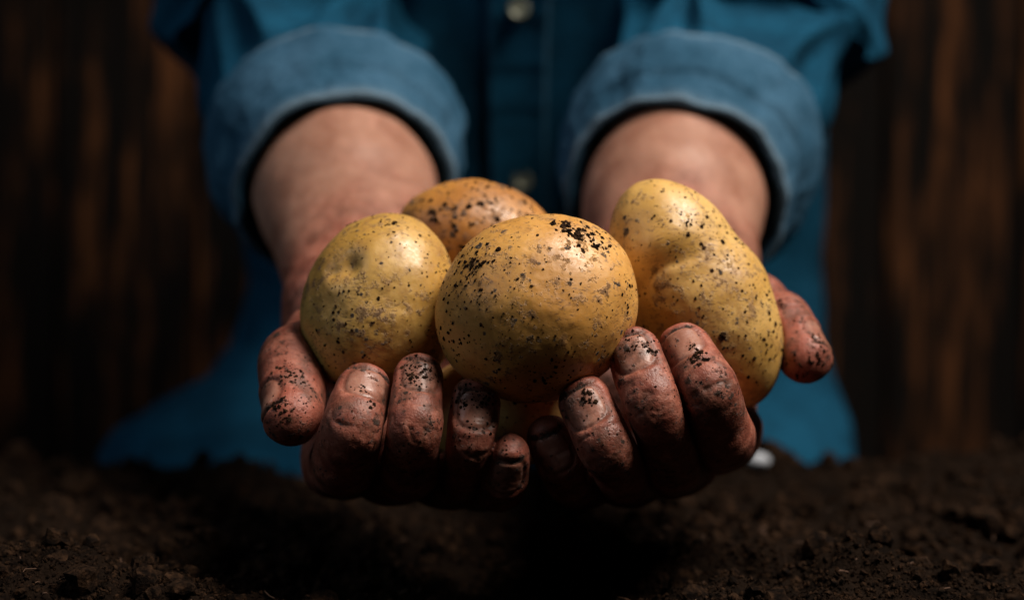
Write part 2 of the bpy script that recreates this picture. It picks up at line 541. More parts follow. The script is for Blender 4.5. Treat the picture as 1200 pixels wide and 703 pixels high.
# fine root fibres in the soil
M_FIBRE = mat_plain("root_fibre", (0.075, 0.034, 0.017), 0.8)
vs, fs, off = [], [], 0
for k in range(260):
    y = rng.uniform(0.37, 0.56); x = rng.uniform(-1, 1) * 0.36 * y
    L = rng.uniform(0.0015, 0.006); a = rng.uniform(0, 6.28); el = rng.uniform(-0.1, 0.5)
    d = np.array([math.cos(a) * math.cos(el), math.sin(a) * math.cos(el), math.sin(el)])
    z = soil_height(np.array([x]), np.array([y]))[0] + 0.0006
    c0 = np.array([x, y, z]); bend = rng.normal(size=3) * L * 0.2
    r = rng.uniform(0.00012, 0.00035)
    s1 = np.cross(d, [0, 0, 1.0]); s1 /= np.linalg.norm(s1); s2 = np.cross(d, s1)
    ring = []
    for t in (0, 0.5, 1):
        c = c0 + d * L * t + bend * (4 * t * (1 - t))
        for q in range(4):
            ring.append(c + r * (math.cos(q * 1.5708) * s1 + math.sin(q * 1.5708) * s2))
    vs += ring
    for t in range(2):
        for q in range(4):
            fs.append((off + t * 4 + q, off + t * 4 + (q + 1) % 4, off + t * 4 + 4 + (q + 1) % 4, off + t * 4 + 4 + q))
    off += 12
fb = mesh_from("root_fibres", np.array(vs), np.array(fs), M_FIBRE)
tag(fb, "thin brown root fibres strewn through the soil", "root fibres", kind="stuff")

# pale pebble lying behind the hands
v_, f_ = icosphere(3)
v_ = v_ * (1 + 0.10 * fbm(v_ * 1.6, 3, 77))[:, None] * np.array([0.0056, 0.0040, 0.0038])
for dd_ in np.arange(0.52, 0.80, 0.002):
    pb_c = P(889, 549, dd_)
    if soil_height(pb_c[:1], pb_c[1:2])[0] > pb_c[2] - 0.001:
        break
pb_c[2] = soil_height(pb_c[:1], pb_c[1:2])[0] + 0.0045
pb = mesh_from("pebble", v_ + pb_c, f_, mat_plain("pale_stone", (0.36, 0.38, 0.42), 0.6, 500))
tag(pb, "small pale white pebble on the soil beside the right hand", "pebble")

# wooden wall of upright scorched planks
wall = empty("wooden_wall", (0, WALL_Y + 0.012, FLOOR_Z - 0.02))
tag(wall, "dark scorched wooden wall of upright planks behind the person", "wall")
PW = 0.112
def plank_mesh():
    hx, hy, H, b = PW / 2 - 0.0013, 0.011, 1.15, 0.0025
    prof = [(-hx, hy), (-hx, -hy + b), (-hx + b, -hy), (hx - b, -hy), (hx, -hy + b), (hx, hy)]
    zs = np.linspace(0, H, 7)
    v = [(x, y, z) for z in zs for (x, y) in prof]
    n = len(prof); f = []
    for k in range(len(zs) - 1):
        for q in range(n):
            f.append((k * n + q, k * n + (q + 1) % n, (k + 1) * n + (q + 1) % n, (k + 1) * n + q))
    o = mesh_from("plank", np.array(v), np.array(f), M_WOOD, wall, smooth=False)
    return o
pl0 = plank_mesh()
bpy.context.view_layer.update()
nplank = 13
for k in range(nplank):
    o = pl0 if k == 0 else pl0.copy()
    if k:
        COL.objects.link(o)
    o.parent = wall
    o.matrix_parent_inverse.identity()
    o.location = ((k - nplank // 2) * PW + 0.022, random.Random(k).uniform(-0.003, 0.003), 0)

# ------------------------------------------------------------------ potatoes
class Potato:
    def __init__(self, centre, radii, axes, seed, dents=(), waist=0.0, egg=0.0, lump=0.05, crease=False):
        self.crease = crease
        self.c = np.array(centre); self.r = np.array(radii); self.R = np.array(axes)   # rows: local axes in world
        self.seed, self.dents, self.waist, self.egg, self.lump = seed, dents, waist, egg, lump
    def rad(self, d):
        """radius along local unit directions d"""
        R = 1 / np.sqrt(((d / self.r) ** 2).sum(1))
        m = 1 + self.lump * fbm(d * 1.3 + self.seed * 5.1, 2, self.seed) + 0.010 * fbm(d * 5 + self.seed, 3, self.seed + 3)
        m = m + self.egg * d[:, 2]
        if self.waist:
            z = d[:, 2] * R / self.r[2]
            m = m - self.waist * np.exp(-((z - 0.32) / 0.21) ** 2)
        if self.crease:
            z = d[:, 2] * R / self.r[2] + 0.20 * (d[:, 0] + 0.15) ** 2 + 0.03 * vnoise(d * 4, 91)
            g = sstep(0.45, 0.05, d[:, 0]) * sstep(0.2, -0.3, d[:, 1])
            m = m - g * 0.055 * np.exp(-((z - 0.42) / 0.070) ** 2) + g * 0.032 * np.exp(-((z - 0.56) / 0.10) ** 2)
        for (q, w, a) in self.dents:
            q = np.array(q) / np.linalg.norm(q)
            ang = np.arccos(np.clip(d @ q, -1, 1))
            m = m - a * np.exp(-(ang / w) ** 2)
        return R * m
    def field(self, p):
        q = (p - self.c) @ self.R.T
        l = np.maximum(np.linalg.norm(q, axis=1), 1e-9)
        return (l - self.rad(q / l[:, None])) * 0.95
    def mesh(self, sub=6):
        d, f = SPH
        return (d * self.rad(d)[:, None]) @ self.R + self.c, f

def frame(rx=0, ry=0, rz=0):
    """rows = local axes; ry tilts the long (z) axis to the right in view"""
    rx, ry, rz = map(math.radians, (rx, ry, rz))
    A = np.array([[1, 0, 0], [0, math.cos(rx), -math.sin(rx)], [0, math.sin(rx), math.cos(rx)]])
    B = np.array([[math.cos(ry), 0, math.sin(ry)], [0, 1, 0], [-math.sin(ry), 0, math.cos(ry)]])
    C = np.array([[math.cos(rz), -math.sin(rz), 0], [math.sin(rz), math.cos(rz), 0], [0, 0, 1]])
    return (B @ A @ C).T

SPH = icosphere(6)
mm = 0.001
POT = {
    "front": Potato(P(630, 360, 0.433), (28 * mm, 28 * mm, 31.5 * mm), frame(0, 66, 0), 4, lump=0.03),
    "left":  Potato(P(448, 359, 0.456), (24.8 * mm, 24 * mm, 30.5 * mm), frame(-6, 14, 0), 2,
                    dents=(((-0.46, -0.82, 0.34), 0.17, 0.105), ((-0.64, -0.70, 0.20), 0.10, 0.04)), lump=0.05, egg=-0.02),
    "right": Potato(P(815, 347, 0.463), (23.6 * mm, 23.5 * mm, 40.5 * mm), frame(4, -30, 0), 9, waist=0.070, egg=0.0, lump=0.05,
                    crease=True),
    "back":  Potato(P(560, 283, 0.496), (21 * mm, 22 * mm, 28.5 * mm), frame(0, 100, 0), 13, lump=0.05),
    "under": Potato(P(588, 480, 0.467), (19.5 * mm, 20 * mm, 27.5 * mm), frame(0, 84, 0), 17, lump=0.05),
}
YELLOW = ((0.56, 0.37, 0.105), (0.66, 0.46, 0.165))
POT_INFO = {
    "front": ("large round yellow potato in front, soil clod on its upper right", (0.49, 0.222, 0.038), (0.63, 0.325, 0.080), 1.0, (0.3, 0.1, 0.7)),
    "left":  ("upright egg-shaped yellow potato beside the left thumb, dimple on its side", (0.44, 0.235, 0.042), (0.61, 0.358, 0.092), 0.8, (1.3, 0.4, 0.2)),
    "right": ("long peanut-shaped pale yellow potato leaning against the right thumb", (0.52, 0.285, 0.060), (0.69, 0.428, 0.140), 0.75, (2.1, 1.7, 0.5)),
    "back":  ("orange-brown soil-spotted potato lying at the back of the pile", (0.34, 0.128, 0.020), (0.47, 0.200, 0.034), 2.2, (3.2, 0.6, 1.9)),
    "under": ("shaded potato underneath the others, low between the fingertips", (0.50, 0.29, 0.08), (0.60, 0.37, 0.12), 0.8, (0.9, 2.6, 3.1)),
}
# soil lumps: (photo pixel of the cluster, spread in mm, count, max size mm)
CLUSTERS = {
    "front": [((675, 272), 3.2, 60, 1.5), ((694, 280), 3.0, 46, 1.2), ((662, 264), 2.2, 22, 1.1), ((550, 305), 4.2, 70, 1.0), ((540, 330), 5, 40, 0.8), ((575, 350), 8, 60, 0.6),
              ((600, 400), 12, 60, 0.55), ((645, 440), 4, 30, 0.8), ((735, 350), 4, 24, 0.7), ((530, 395), 4, 40, 0.8), ((640, 330), 16, 60, 0.5), ((700, 400), 12, 40, 0.5)],
    "left":  [((455, 262), 1.6, 16, 1.2), ((412, 262), 1.2, 6, 1.3), ((398, 343), 1.0, 6, 1.2), ((390, 370), 1.6, 9, 1.0), ((515, 315), 3.5, 20, 0.9), ((420, 285), 2, 8, 0.9),
              ((430, 400), 14, 60, 0.6), ((380, 420), 7, 40, 0.8), ((440, 320), 16, 60, 0.45), ((480, 270), 8, 30, 0.6)],
    "right": [((842, 394), 0.9, 5, 1.7), ((815, 268), 3, 16, 1.0), ((895, 355), 6, 34, 0.9), ((905, 400), 5, 40, 0.8), ((790, 230), 9, 40, 0.6), ((810, 250), 6, 24, 0.9),
              ((880, 440), 7, 40, 0.8), ((850, 330), 12, 44, 0.7), ((770, 330), 16, 50, 0.45), ((850, 270), 5, 16, 1.1)],
    "back":  [((570, 243), 3.5, 26, 1.5), ((540, 235), 6, 26, 1.3), ((600, 250), 5, 26, 1.4), ((510, 250), 4, 26, 1.4), ((625, 245), 4, 16, 1.2), ((560, 225), 10, 36, 1.0), ((530, 280), 8, 30, 1.2)],
    "under": [((610, 480), 12, 40, 0.8)],
}
def project(v):
    return np.stack([600 + v[:, 0] / v[:, 1] * FPX, 351.5 - (v[:, 2] - CAM_Z) / v[:, 1] * FPX], 1)

M_CLING = mat_crumb(1.5)
M_CLING.name = "clinging_soil"
NAMES = {"front": "potato", "left": "potato", "right": "potato", "back": "potato", "under": "potato"}
for key, pt in POT.items():
    v, f = pt.mesh()
    lab, b0, b1, dirt, offs = POT_INFO[key]
    local = v - pt.c
    o = mesh_from("potato", local, f, mat_potato("potato_skin_" + key, b0, b1, dirt, offs))
    o.location = pt.c
    bpy.context.view_layer.update()
    tag(o, lab, "potato", "potatoes held in the hands")
    pt.obj = o
    n = normals_of(v, f)
    pix = project(v)
    facing = n[:, 1] < 0.15
    pos, size, nn = [], [], []
    for (c, spread, cnt, smax) in CLUSTERS[key]:
        dist = np.where(facing, ((pix - np.array(c)) ** 2).sum(1), 1e12)
        i0 = int(np.argmin(dist))
        # candidates near that surface point
        w = np.exp(-((v - v[i0]) ** 2).sum(1) / (2 * (spread * mm) ** 2))
        w /= w.sum()
        ids = rng.choice(len(v), size=cnt, p=w)
        s = 0.16 * mm + (smax - 0.16) * mm * 0.72 * rng.uniform(0, 1, cnt) ** 2.6
        pos.append(v[ids] + n[ids] * (s * 0.12)[:, None]); size.append(s); nn.append(n[ids])
    ids = rng.integers(0, len(v), 150)
    s = 0.12 * mm + 0.42 * mm * rng.uniform(0, 1, 150) ** 3
    pos.append(v[ids] + n[ids] * (s * 0.12)[:, None]); size.append(s); nn.append(n[ids])
    pos, size, nn = np.concatenate(pos), np.concatenate(size), np.concatenate(nn)
    cv, cf = crumbs(pos, size, 1, 0.42, nn)
    c = mesh_from("clinging_soil", cv - pt.c, cf, M_CLING, None, smooth=False)
    c.parent = o
    c["kind"] = "stuff"

# ------------------------------------------------------------------ person: hands and forearms from an implicit surface
def spline(pts, rad, n=7):
    pts = [np.array(p, float) for p in pts]
    P0 = [2 * pts[0] - pts[1]] + pts + [2 * pts[-1] - pts[-2]]
    out, rr = [], []
    for i in range(len(pts) - 1):
        a, b, c, d = P0[i:i + 4]
        for t in np.linspace(0, 1, n, endpoint=False):
            q = 0.5 * ((2 * b) + (c - a) * t + (2 * a - 5 * b + 4 * c - d) * t * t + (3 * b - a - 3 * c + d) * t ** 3)
            out.append(q); rr.append(rad[i] + (rad[i + 1] - rad[i]) * (t * t * (3 - 2 * t)))
    out.append(pts[-1]); rr.append(rad[-1])
    return np.array(out), np.array(rr)

def chain_dist(p, pts, rad, scale=None):
    """distance to a chain of round cones; also arc length and nearest point"""
    best = np.full(len(p), 1e9, dtype=np.float32)
    arc = np.zeros(len(p), dtype=np.float32)
    L = 0.0
    p = p.astype(np.float32)
    for a, b, r0, r1 in zip(pts[:-1], pts[1:], rad[:-1], rad[1:]):
        ab = (b - a).astype(np.float32); l2 = float(ab @ ab); ln = math.sqrt(l2)
        q = p - a.astype(np.float32)
        t = np.clip((q @ ab) / l2, 0, 1)
        d = np.sqrt(np.maximum(((q - t[:, None] * ab) ** 2).sum(1), 1e-12)) - (r0 + (r1 - r0) * t)
        m = d < best
        best[m] = d[m]
        arc[m] = (L + ln * t[m])
        L += ln
    return best, arc

def smin(a, b, k):
    h = np.clip(0.5 + 0.5 * (b - a) / k, 0, 1)
    return b + (a - b) * h - k * h * (1 - h)

def smax(a, b, k):
    return -smin(-a, -b, k)

# every finger: MCP, PIP, DIP, tip centre (photo pixel + depth) and radii in mm
HANDS = {
 "L": dict(
    side=-1,
    fingers={
        "index":  ([P(396, 538, 0.482), P(404, 540, 0.438), P(414, 502, 0.417), P(425, 463, 0.426)], (11.4, 10.7, 9.5, 8.6)),
        "middle": ([P(458, 548, 0.484), P(481, 546, 0.437), P(485, 503, 0.417), P(491, 446, 0.426)], (11.2, 10.0, 8.9, 7.9)),
        "ring":   ([P(522, 554, 0.482), P(546, 551, 0.441), P(552, 518, 0.423), P(556, 474, 0.425)], (10.6, 8.7, 8.5, 8.0)),
        "pinky":  ([P(566, 558, 0.478), P(584, 567, 0.446), P(590, 556, 0.430), P(594, 535, 0.424)], (9.8, 8.2, 7.8, 7.2)),
        "thumb":  ([P(402, 440, 0.520), P(378, 398, 0.488), P(344, 424, 0.455), P(342, 484, 0.434)], (14.5, 12.0, 11.2, 9.4)),
    },
    wrist=P(436, 352, 0.535), rim=P(405, 226, 0.613), elbow=np.array([-0.102, 0.745, 0.212])),
 "R": dict(
    side=1,
    fingers={
        "index":  ([P(848, 508, 0.484), P(843, 510, 0.438), P(829, 461, 0.418), P(805, 413, 0.429)], (11.2, 10.9, 9.5, 8.3)),
        "middle": ([P(794, 538, 0.486), P(786, 539, 0.437), P(768, 477, 0.416), P(745, 418, 0.424)], (11.2, 10.1, 9.0, 8.2)),
        "ring":   ([P(738, 553, 0.484), P(731, 552, 0.437), P(711, 523, 0.418), P(687, 475, 0.422)], (10.6, 9.3, 8.8, 8.2)),
        "pinky":  ([P(680, 558, 0.480), P(670, 560, 0.448), P(658, 542, 0.434), P(646, 516, 0.432)], (9.8, 8.2, 7.8, 7.3)),
        "thumb":  ([P(850, 420, 0.520), P(880, 360, 0.500), P(915, 378, 0.478), P(942, 416, 0.462)], (14.5, 11.5, 10.0, 8.8)),
    },
    wrist=P(792, 350, 0.535), rim=P(790, 232, 0.613), elbow=np.array([0.110, 0.745, 0.212])),
}

def nonuni(a, b, fine0, fine1, h, hc):
    lo = []
    x = fine0
    s = h
    while x > a:
        s = min(s * 1.12, hc); x -= s; lo.append(x)
    hi = []
    x = fine1; s = h
    while x < b:
        s = min(s * 1.12, hc); x += s; hi.append(x)
    return np.concatenate([np.array(lo[::-1]), np.arange(fine0, fine1 + 1e-9, h), np.array(hi)])

ICEIL = 0.0006
body_v, body_f, body_attr = [], [], {k: [] for k in ("hand", "nail", "crease", "tip", "grime")}
voff = 0
for hk, H in HANDS.items():
    sgn = H["side"]
    fingers = H["fingers"]
    allp = np.concatenate([np.array(f[0]) for f in fingers.values()])
    lo, hi = allp.min(0) - 0.016, allp.max(0) + 0.016
    x0, x1 = min(lo[0], H["wrist"][0] - 0.045), max(hi[0], H["wrist"][0] + 0.045)
    ex = H["elbow"][0]
    X = nonuni(min(x0, ex - 0.05), max(x1, ex + 0.05), lo[0], hi[0], ICEIL, 0.003)
    Y = nonuni(0.395, 0.80, 0.400, 0.490, ICEIL, 0.004)
    Z = nonuni(0.0, 0.30, 0.012, 0.108, ICEIL, 0.004)
    shape = (len(X), len(Y), len(Z))
    hand_f = np.full(shape, 0.05, dtype=np.float32)

    def eval_box(pts, rad, pad):
        """chain distance on the sub-box of the grid around the chain"""
        a = pts.min(0) - rad.max() - pad; b = pts.max(0) + rad.max() + pad
        i0, i1 = np.searchsorted(X, a[0]), np.searchsorted(X, b[0])
        j0, j1 = np.searchsorted(Y, a[1]), np.searchsorted(Y, b[1])
        k0, k1 = np.searchsorted(Z, a[2]), np.searchsorted(Z, b[2])
        g = np.stack(np.meshgrid(X[i0:i1], Y[j0:j1], Z[k0:k1], indexing='ij'), -1)
        d, _ = chain_dist(g.reshape(-1, 3), pts, rad)
        return (slice(i0, i1), slice(j0, j1), slice(k0, k1)), d.reshape(g.shape[:3])

    wrist = H["wrist"]; fw = H["rim"] - wrist; fw /= np.linalg.norm(fw)
    # palm and forearm: smooth union of metacarpals, thumb base, heel, wrist and forearm bones
    palm = np.full(shape, 0.05, dtype=np.float32)
    lat = np.array([1.0, 0, 0]); lat -= fw * (lat @ fw); lat /= np.linalg.norm(lat)
    up = np.cross(lat, fw); up *= np.sign(up[2])
    parts = []
    order = ["index", "middle", "ring", "pinky"]
    carp = {n: wrist - fw * 0.010 + lat * (-sgn) * (k - 1.5) * 0.0125 - up * 0.006 for k, n in enumerate(order)}
    # the index side lies outward on each hand
    carp = {n: wrist - fw * 0.010 + lat * sgn * (1.5 - k) * 0.0125 - up * 0.006 for k, n in enumerate(order)}
    for n in order:
        m = np.array(fingers[n][0][0]); r = fingers[n][1][0] * mm
        mid = (m + carp[n]) / 2 - np.array([0, 0, 0.004])
        parts.append(spline([m, mid, carp[n]], [r, r * 1.04, r * 1.15], 3))
    th = fingers["thumb"][0]
    parts.append(spline([np.array(th[0]), wrist + lat * sgn * 0.014 + up * 0.004], [0.0150, 0.0165], 3))
    pk = np.array(fingers["pinky"][0][0])
    parts.append(spline([(pk + carp["pinky"]) / 2 + np.array([0, 0, 0.003]), wrist - lat * sgn * 0.014], [0.012, 0.0165], 3))
    wr = [wrist + lat * s * 0.0135 for s in (-1, 1)]
    rimc, elb = H["rim"], H["elbow"]
    for s in (-1, 1):
        a0 = wrist + lat * s * 0.013; a1 = wrist + fw * 0.045 + lat * s * 0.013
        a2 = rimc + lat * s * 0.0125; a3 = rimc + (elb - rimc) * 0.45 + lat * s * 0.012; a4 = elb + lat * s * 0.010
        parts.append(spline([a0, a1, a2, a3, a4], [0.0175, 0.0205, 0.0272, 0.0262, 0.0210], 3))
    parts.append(spline([wrist + up * 0.002, wrist + fw * 0.045 + up * 0.005, rimc + up * 0.0105, rimc + (elb - rimc) * 0.45 + up * 0.008, elb],
                        [0.0185, 0.0235, 0.0302, 0.0275, 0.0220], 3))
    for pts, rad in parts:
        sl, d = eval_box(pts, rad, 0.012)
        palm[sl] = smin(palm[sl], d, 0.011)
    hand_f = palm
    # fingers: blended into the palm near the knuckle, creased against each other
    fld = np.full(shape, 0.05, dtype=np.float32)
    sec = np.full(shape, 0.05, dtype=np.float32)
    CH = {}
    for n, (j, r) in fingers.items():
        r = [q * mm for q in r]
        j = [np.array(q) for q in j]
        m01 = (j[0] + j[1]) / 2 - np.array([0, 0, 0.001]); m12 = (j[1] + j[2]) / 2; m23 = j[2] + (j[3] - j[2]) * 0.55
        if n == "thumb":
            pts, rad = spline([j[0], j[1], (j[1] + j[2]) / 2, j[2], m23, j[3]],
                              [r[0], r[1], (r[1] + r[2]) / 2 * 0.95, r[2], (r[2] + r[3]) / 2 * 1.02, r[3]], 4)
        else:
            pts, rad = spline([j[0], m01, j[1], m12, j[2], m23, j[3]],
                              [r[0], (r[0] + r[1]) / 2 * 0.97, r[1], (r[1] + r[2]) / 2 * 0.955, r[2], (r[2] + r[3]) / 2 * 1.0, r[3]], 4)
        CH[n] = (pts, rad, j)
        sl, d = eval_box(pts, rad, 0.006)
        old = fld[sl]
        sec[sl] = np.minimum(sec[sl], np.maximum(old, d))
        fld[sl] = np.minimum(old, d)
    fld += 0.0016 * np.exp(-((sec - fld) / 0.0016) ** 2) * (fld < 0.02)
    hand_f = smin(hand_f, fld, 0.006)
    # keep the web of two neighbouring fingers from filling up: only the palm blends
    # flesh gives way where it presses against the potatoes
    for pt in POT.values():
        rm = pt.r.max() * 1.12
        a, b = pt.c - rm, pt.c + rm
        i0, i1 = np.searchsorted(X, a[0]), np.searchsorted(X, b[0])
        j0, j1 = np.searchsorted(Y, a[1]), np.searchsorted(Y, b[1])
        k0, k1 = np.searchsorted(Z, a[2]), np.searchsorted(Z, b[2])
        if i1 - i0 < 2: continue
        g = np.stack(np.meshgrid(X[i0:i1], Y[j0:j1], Z[k0:k1], indexing='ij'), -1)
        sub = hand_f[i0:i1, j0:j1, k0:k1]
        near = sub.ravel() < 0.004
        d = np.full(near.shape, 0.05, dtype=np.float32)
        d[near] = pt.field(g.reshape(-1, 3)[near])
        d = d.reshape(sub.shape)
        hand_f[i0:i1, j0:j1, k0:k1] = smax(sub, 0.0002 - d, 0.0012)
    v, f = surface_nets(hand_f, X, Y, Z)
    v = relax(v, f, 3, 0.5)
    nrm = normals_of(v, f)

    # ---- skin relief and masks per vertex
    near = v[:, 1] < 0.60
    hand_w = 1 - sstep(-0.005, 0.060, (v - wrist) @ fw + 0.030 * fbm(v * 55, 3, 5))
    nail = np.zeros(len(v)); crease = np.zeros(len(v)); tipm = np.zeros(len(v)); grime = np.zeros(len(v))
    disp = np.zeros(len(v))
    dd = np.full((len(CH), len(v)), 1e3, dtype=np.float32); aa = np.zeros((len(CH), len(v)), dtype=np.float32)
    cand = v[:, 1] < 0.53
    for k, (n, (pts, rad, j)) in enumerate(CH.items()):
        d, arc = chain_dist(v[cand], pts, rad)
        dd[k, cand] = d; aa[k, cand] = arc
    own = dd.argmin(0)
    wob = fbm(v * 260, 3, 31)
    for k, (n, (pts, rad, j)) in enumerate(CH.items()):
        m = (own == k) & cand & (dd[k] < 0.004)
        seg = np.linalg.norm(np.diff(pts, axis=0), axis=1)
        cum = np.concatenate([[0], np.cumsum(seg)])
        def arc_of(q): return cum[np.argmin(((pts - q) ** 2).sum(1))]
        a_pip, a_dip, a_tip = arc_of(j[1]), arc_of(j[2]), cum[-1]
        ax = j[3] - j[2]; ax /= np.linalg.norm(ax)
        if n == "thumb":
            dors = np.array([sgn * 1.0, -0.35, 0.30])
            if sgn > 0: dors = np.array([0.75, -0.05, 0.65])
        else:
            dors = np.array([0.10 * -sgn, -1.0, -0.10])
        dn = dors - ax * (dors @ ax); dn /= np.linalg.norm(dn)
        sd = np.cross(ax, dn)
        vm = v[m]; nm = nrm[m]
        A = aa[k, m]
        face = np.clip(nm @ dn, 0, 1)
        loc = vm - j[3]
        u = loc @ ax; w = loc @ sd; hgt = loc @ dn
        rt = rad[-1]
        # transverse wrinkles over the two finger joints
        cr_ = np.zeros(len(vm)); di = np.zeros(len(vm))
        for ac, wd, amp in ((a_dip, 0.0050, 1.0), (a_pip, 0.0075, 0.9)):
            s = (A - ac) + 0.0011 * wob[m]
            env = np.exp(-(s / wd) ** 2) * sstep(0.10, 0.75, face)
            wave = np.cos(s / 0.0026 * 2 * math.pi + 1.6 * vnoise(vm * 80, 5))
            line = np.clip(wave, 0, 1) ** 5 * (0.35 + 0.65 * sstep(-0.3, 0.3, vnoise(vm * 210, 8)))
            cr_ += env * line * amp
            di -= 0.00062 * env * line * amp
            di += 0.00030 * env * amp
        # nail plate
        nl, nw = 0.0058, rt * 0.73
        uc = -rt * 0.22
        uu = (u - uc) / nl; ww = w / nw
        q = (np.abs(uu) ** 3.0 + np.abs(ww) ** 3.0) ** (1 / 3.0)
        fr = sstep(0.25, 0.6, face)
        nm_ = (1 - sstep(0.93, 1.04, q)) * fr
        rim_ = np.exp(-((q - 1.04) / 0.085) ** 2) * fr
        free = np.exp(-((uu - 1.03) / 0.11) ** 2) * (np.abs(ww) < 1.0) * fr
        di += -0.00022 * nm_ - 0.00060 * rim_ - 0.0005 * free
        di += 0.00030 * nm_ * sstep(0.4, 1.0, uu)          # the free edge stands off the flesh
        di += 0.00028 * np.exp(-((q - 1.35) / 0.18) ** 2) * fr   # swollen nail fold
        # fingertip pad swells past the nail
        di += 0.0007 * np.exp(-((u - rt * 0.95) / (rt * 0.45)) ** 2) * (1 - nm_)
        nail[m] = np.maximum(nail[m], nm_)
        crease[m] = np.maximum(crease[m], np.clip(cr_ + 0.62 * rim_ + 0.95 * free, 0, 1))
        tipm[m] = sstep(a_dip + 0.004, a_tip, A)
        grime[m] = np.clip(0.9 * free + 0.35 * rim_ + 0.55 * sstep(a_tip - 0.003, a_tip + 0.004, A + 0.0) + 0.3 * cr_, 0, 1)
        disp[m] += di
    disp += hand_w * 0.00022 * fbm(v * 200, 3, 61) + 0.0006 * fbm(v * 45, 2, 62)
    v = v + nrm * disp[:, None]
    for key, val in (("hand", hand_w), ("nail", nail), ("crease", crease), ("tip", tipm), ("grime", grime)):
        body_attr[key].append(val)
    body_v.append(v); body_f.append(f + voff); voff += len(v)

# shoulders and trunk inside the shirt, coarse, part of the same body
gxx, gyy, gzz = np.arange(-0.27, 0.275, 0.008), np.arange(0.60, 1.05, 0.008), np.arange(-0.09, 0.60, 0.008)
G = np.stack(np.meshgrid(gxx, gyy, gzz, indexing='ij'), -1).reshape(-1, 3)
tr = None
TC = np.array([0.012, 0.885, 0.0])
q = (G - TC)
q[:, 1] = G[:, 1] - np.interp(G[:, 2], [-0.03, 0.05, 0.145, 0.25, 0.45], [0.86, 0.915, 0.89, 0.83, 0.72])
tr = (np.sqrt((q[:, 0] / 0.132) ** 2 + (q[:, 1] / 0.070) ** 2) - 1) * 0.070
tr = smax(tr, np.abs(G[:, 2] - 0.20) - 0.26, 0.05)
for s, e in ((-1, HANDS["L"]["elbow"]), (1, HANDS["R"]["elbow"])):
    sh = np.array([TC[0] + s * 0.165, 0.775, 0.44])
    d, _ = chain_dist(G, np.array([e, (e + sh) / 2, sh]), np.array([0.026, 0.034, 0.044]))
    tr = smin(tr, d, 0.04)
v, f = surface_nets(tr.reshape(len(gxx), len(gyy), len(gzz)), gxx, gyy, gzz)
body_v.append(v); body_f.append(f + voff)
for key in body_attr: body_attr[key].append(np.zeros(len(v)))

person = empty("person", (0.012, 0.885, FLOOR_Z))
tag(person, "person in a blue denim shirt with rolled sleeves, cupping potatoes in soiled hands", "person")
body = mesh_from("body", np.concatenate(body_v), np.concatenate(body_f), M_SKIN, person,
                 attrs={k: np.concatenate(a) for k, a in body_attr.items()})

# soil caked on the fingers
BV = np.concatenate(body_v[:2]); BF = np.concatenate(body_f[:2]); BN = normals_of(BV, BF)
bpix = project(BV)
pos, size, nn = [], [], []
for (c, spread, cnt, smax) in (((815, 412), 1.6, 60, 0.8), ((808, 402), 1.2, 20, 0.5), ((748, 396), 3.0, 50, 0.5), ((765, 405), 1.2, 14, 0.7), ((692, 460), 1.4, 34, 0.7),
        ((492, 428), 3.2, 110, 0.5), ((480, 438), 1.6, 30, 0.6), ((550, 462), 3.0, 60, 0.5), ((575, 462), 1.4, 24, 0.6), ((430, 452), 1.4, 20, 0.5), ((440, 468), 0.9, 8, 0.7),
        ((335, 432), 2.2, 60, 0.6), ((352, 440), 2.0, 30, 0.5), ((322, 470), 1.6, 40, 0.6), ((328, 492), 1.5, 26, 0.6), ((350, 470), 4, 40, 0.4), ((962, 395), 1.5, 30, 0.6), ((966, 412), 1.4, 34, 0.6),
        ((958, 428), 1.6, 26, 0.6), ((928, 440), 2.4, 40, 0.6), ((912, 350), 1.6, 20, 0.6), ((940, 372), 1.6, 22, 0.5), ((555, 520), 3.5, 40, 0.5), ((490, 540), 5, 50, 0.45), ((415, 500), 6, 50, 0.35),
        ((595, 530), 2.5, 24, 0.45), ((770, 480), 6, 40, 0.35), ((840, 470), 6, 40, 0.35), ((700, 510), 5, 36, 0.4), ((790, 440), 4, 24, 0.4)):
    near = (np.abs(bpix - np.array(c)).max(1) < 5) & (BN[:, 1] < 0.3)
    if not near.any(): continue
    ids = np.nonzero(near)[0]
    i0 = ids[np.argmin(BV[ids, 1])]
    loc = np.nonzero((np.abs(BV - BV[i0]).max(1) < 3 * spread * mm) & (BN @ BN[i0] > 0.2))[0]
    w = np.exp(-((BV[loc] - BV[i0]) ** 2).sum(1) / (2 * (spread * mm) ** 2)); w /= w.sum()
    pick = rng.choice(loc, size=cnt, p=w)
    sz = 0.13 * mm + (smax - 0.13) * mm * rng.uniform(0, 1, cnt) ** 2.2
    pos.append(BV[pick] + BN[pick] * (sz * 0.1)[:, None]); size.append(sz); nn.append(BN[pick])
cv, cf = crumbs(np.concatenate(pos), np.concatenate(size), 1, 0.42, np.concatenate(nn))
hs_ = mesh_from("clinging_soil", cv, cf, M_CLING, body, smooth=False)
hs_["kind"] = "stuff"

# ------------------------------------------------------------------ shirt
def loft(fn, nu, nv):
    """closed tube: fn(u 0..1, v 0..1) -> points, v wraps"""
    U, V = np.meshgrid(np.linspace(0, 1, nu), np.linspace(0, 1, nv, endpoint=False), indexing='ij')
    pts = fn(U.ravel(), V.ravel())
    i, j = np.meshgrid(np.arange(nu - 1), np.arange(nv), indexing='ij')
    i, j = i.ravel(), j.ravel()
    j2 = (j + 1) % nv
    f = np.stack([i * nv + j, i * nv + j2, (i + 1) * nv + j2, (i + 1) * nv + j], 1)
    return pts, f

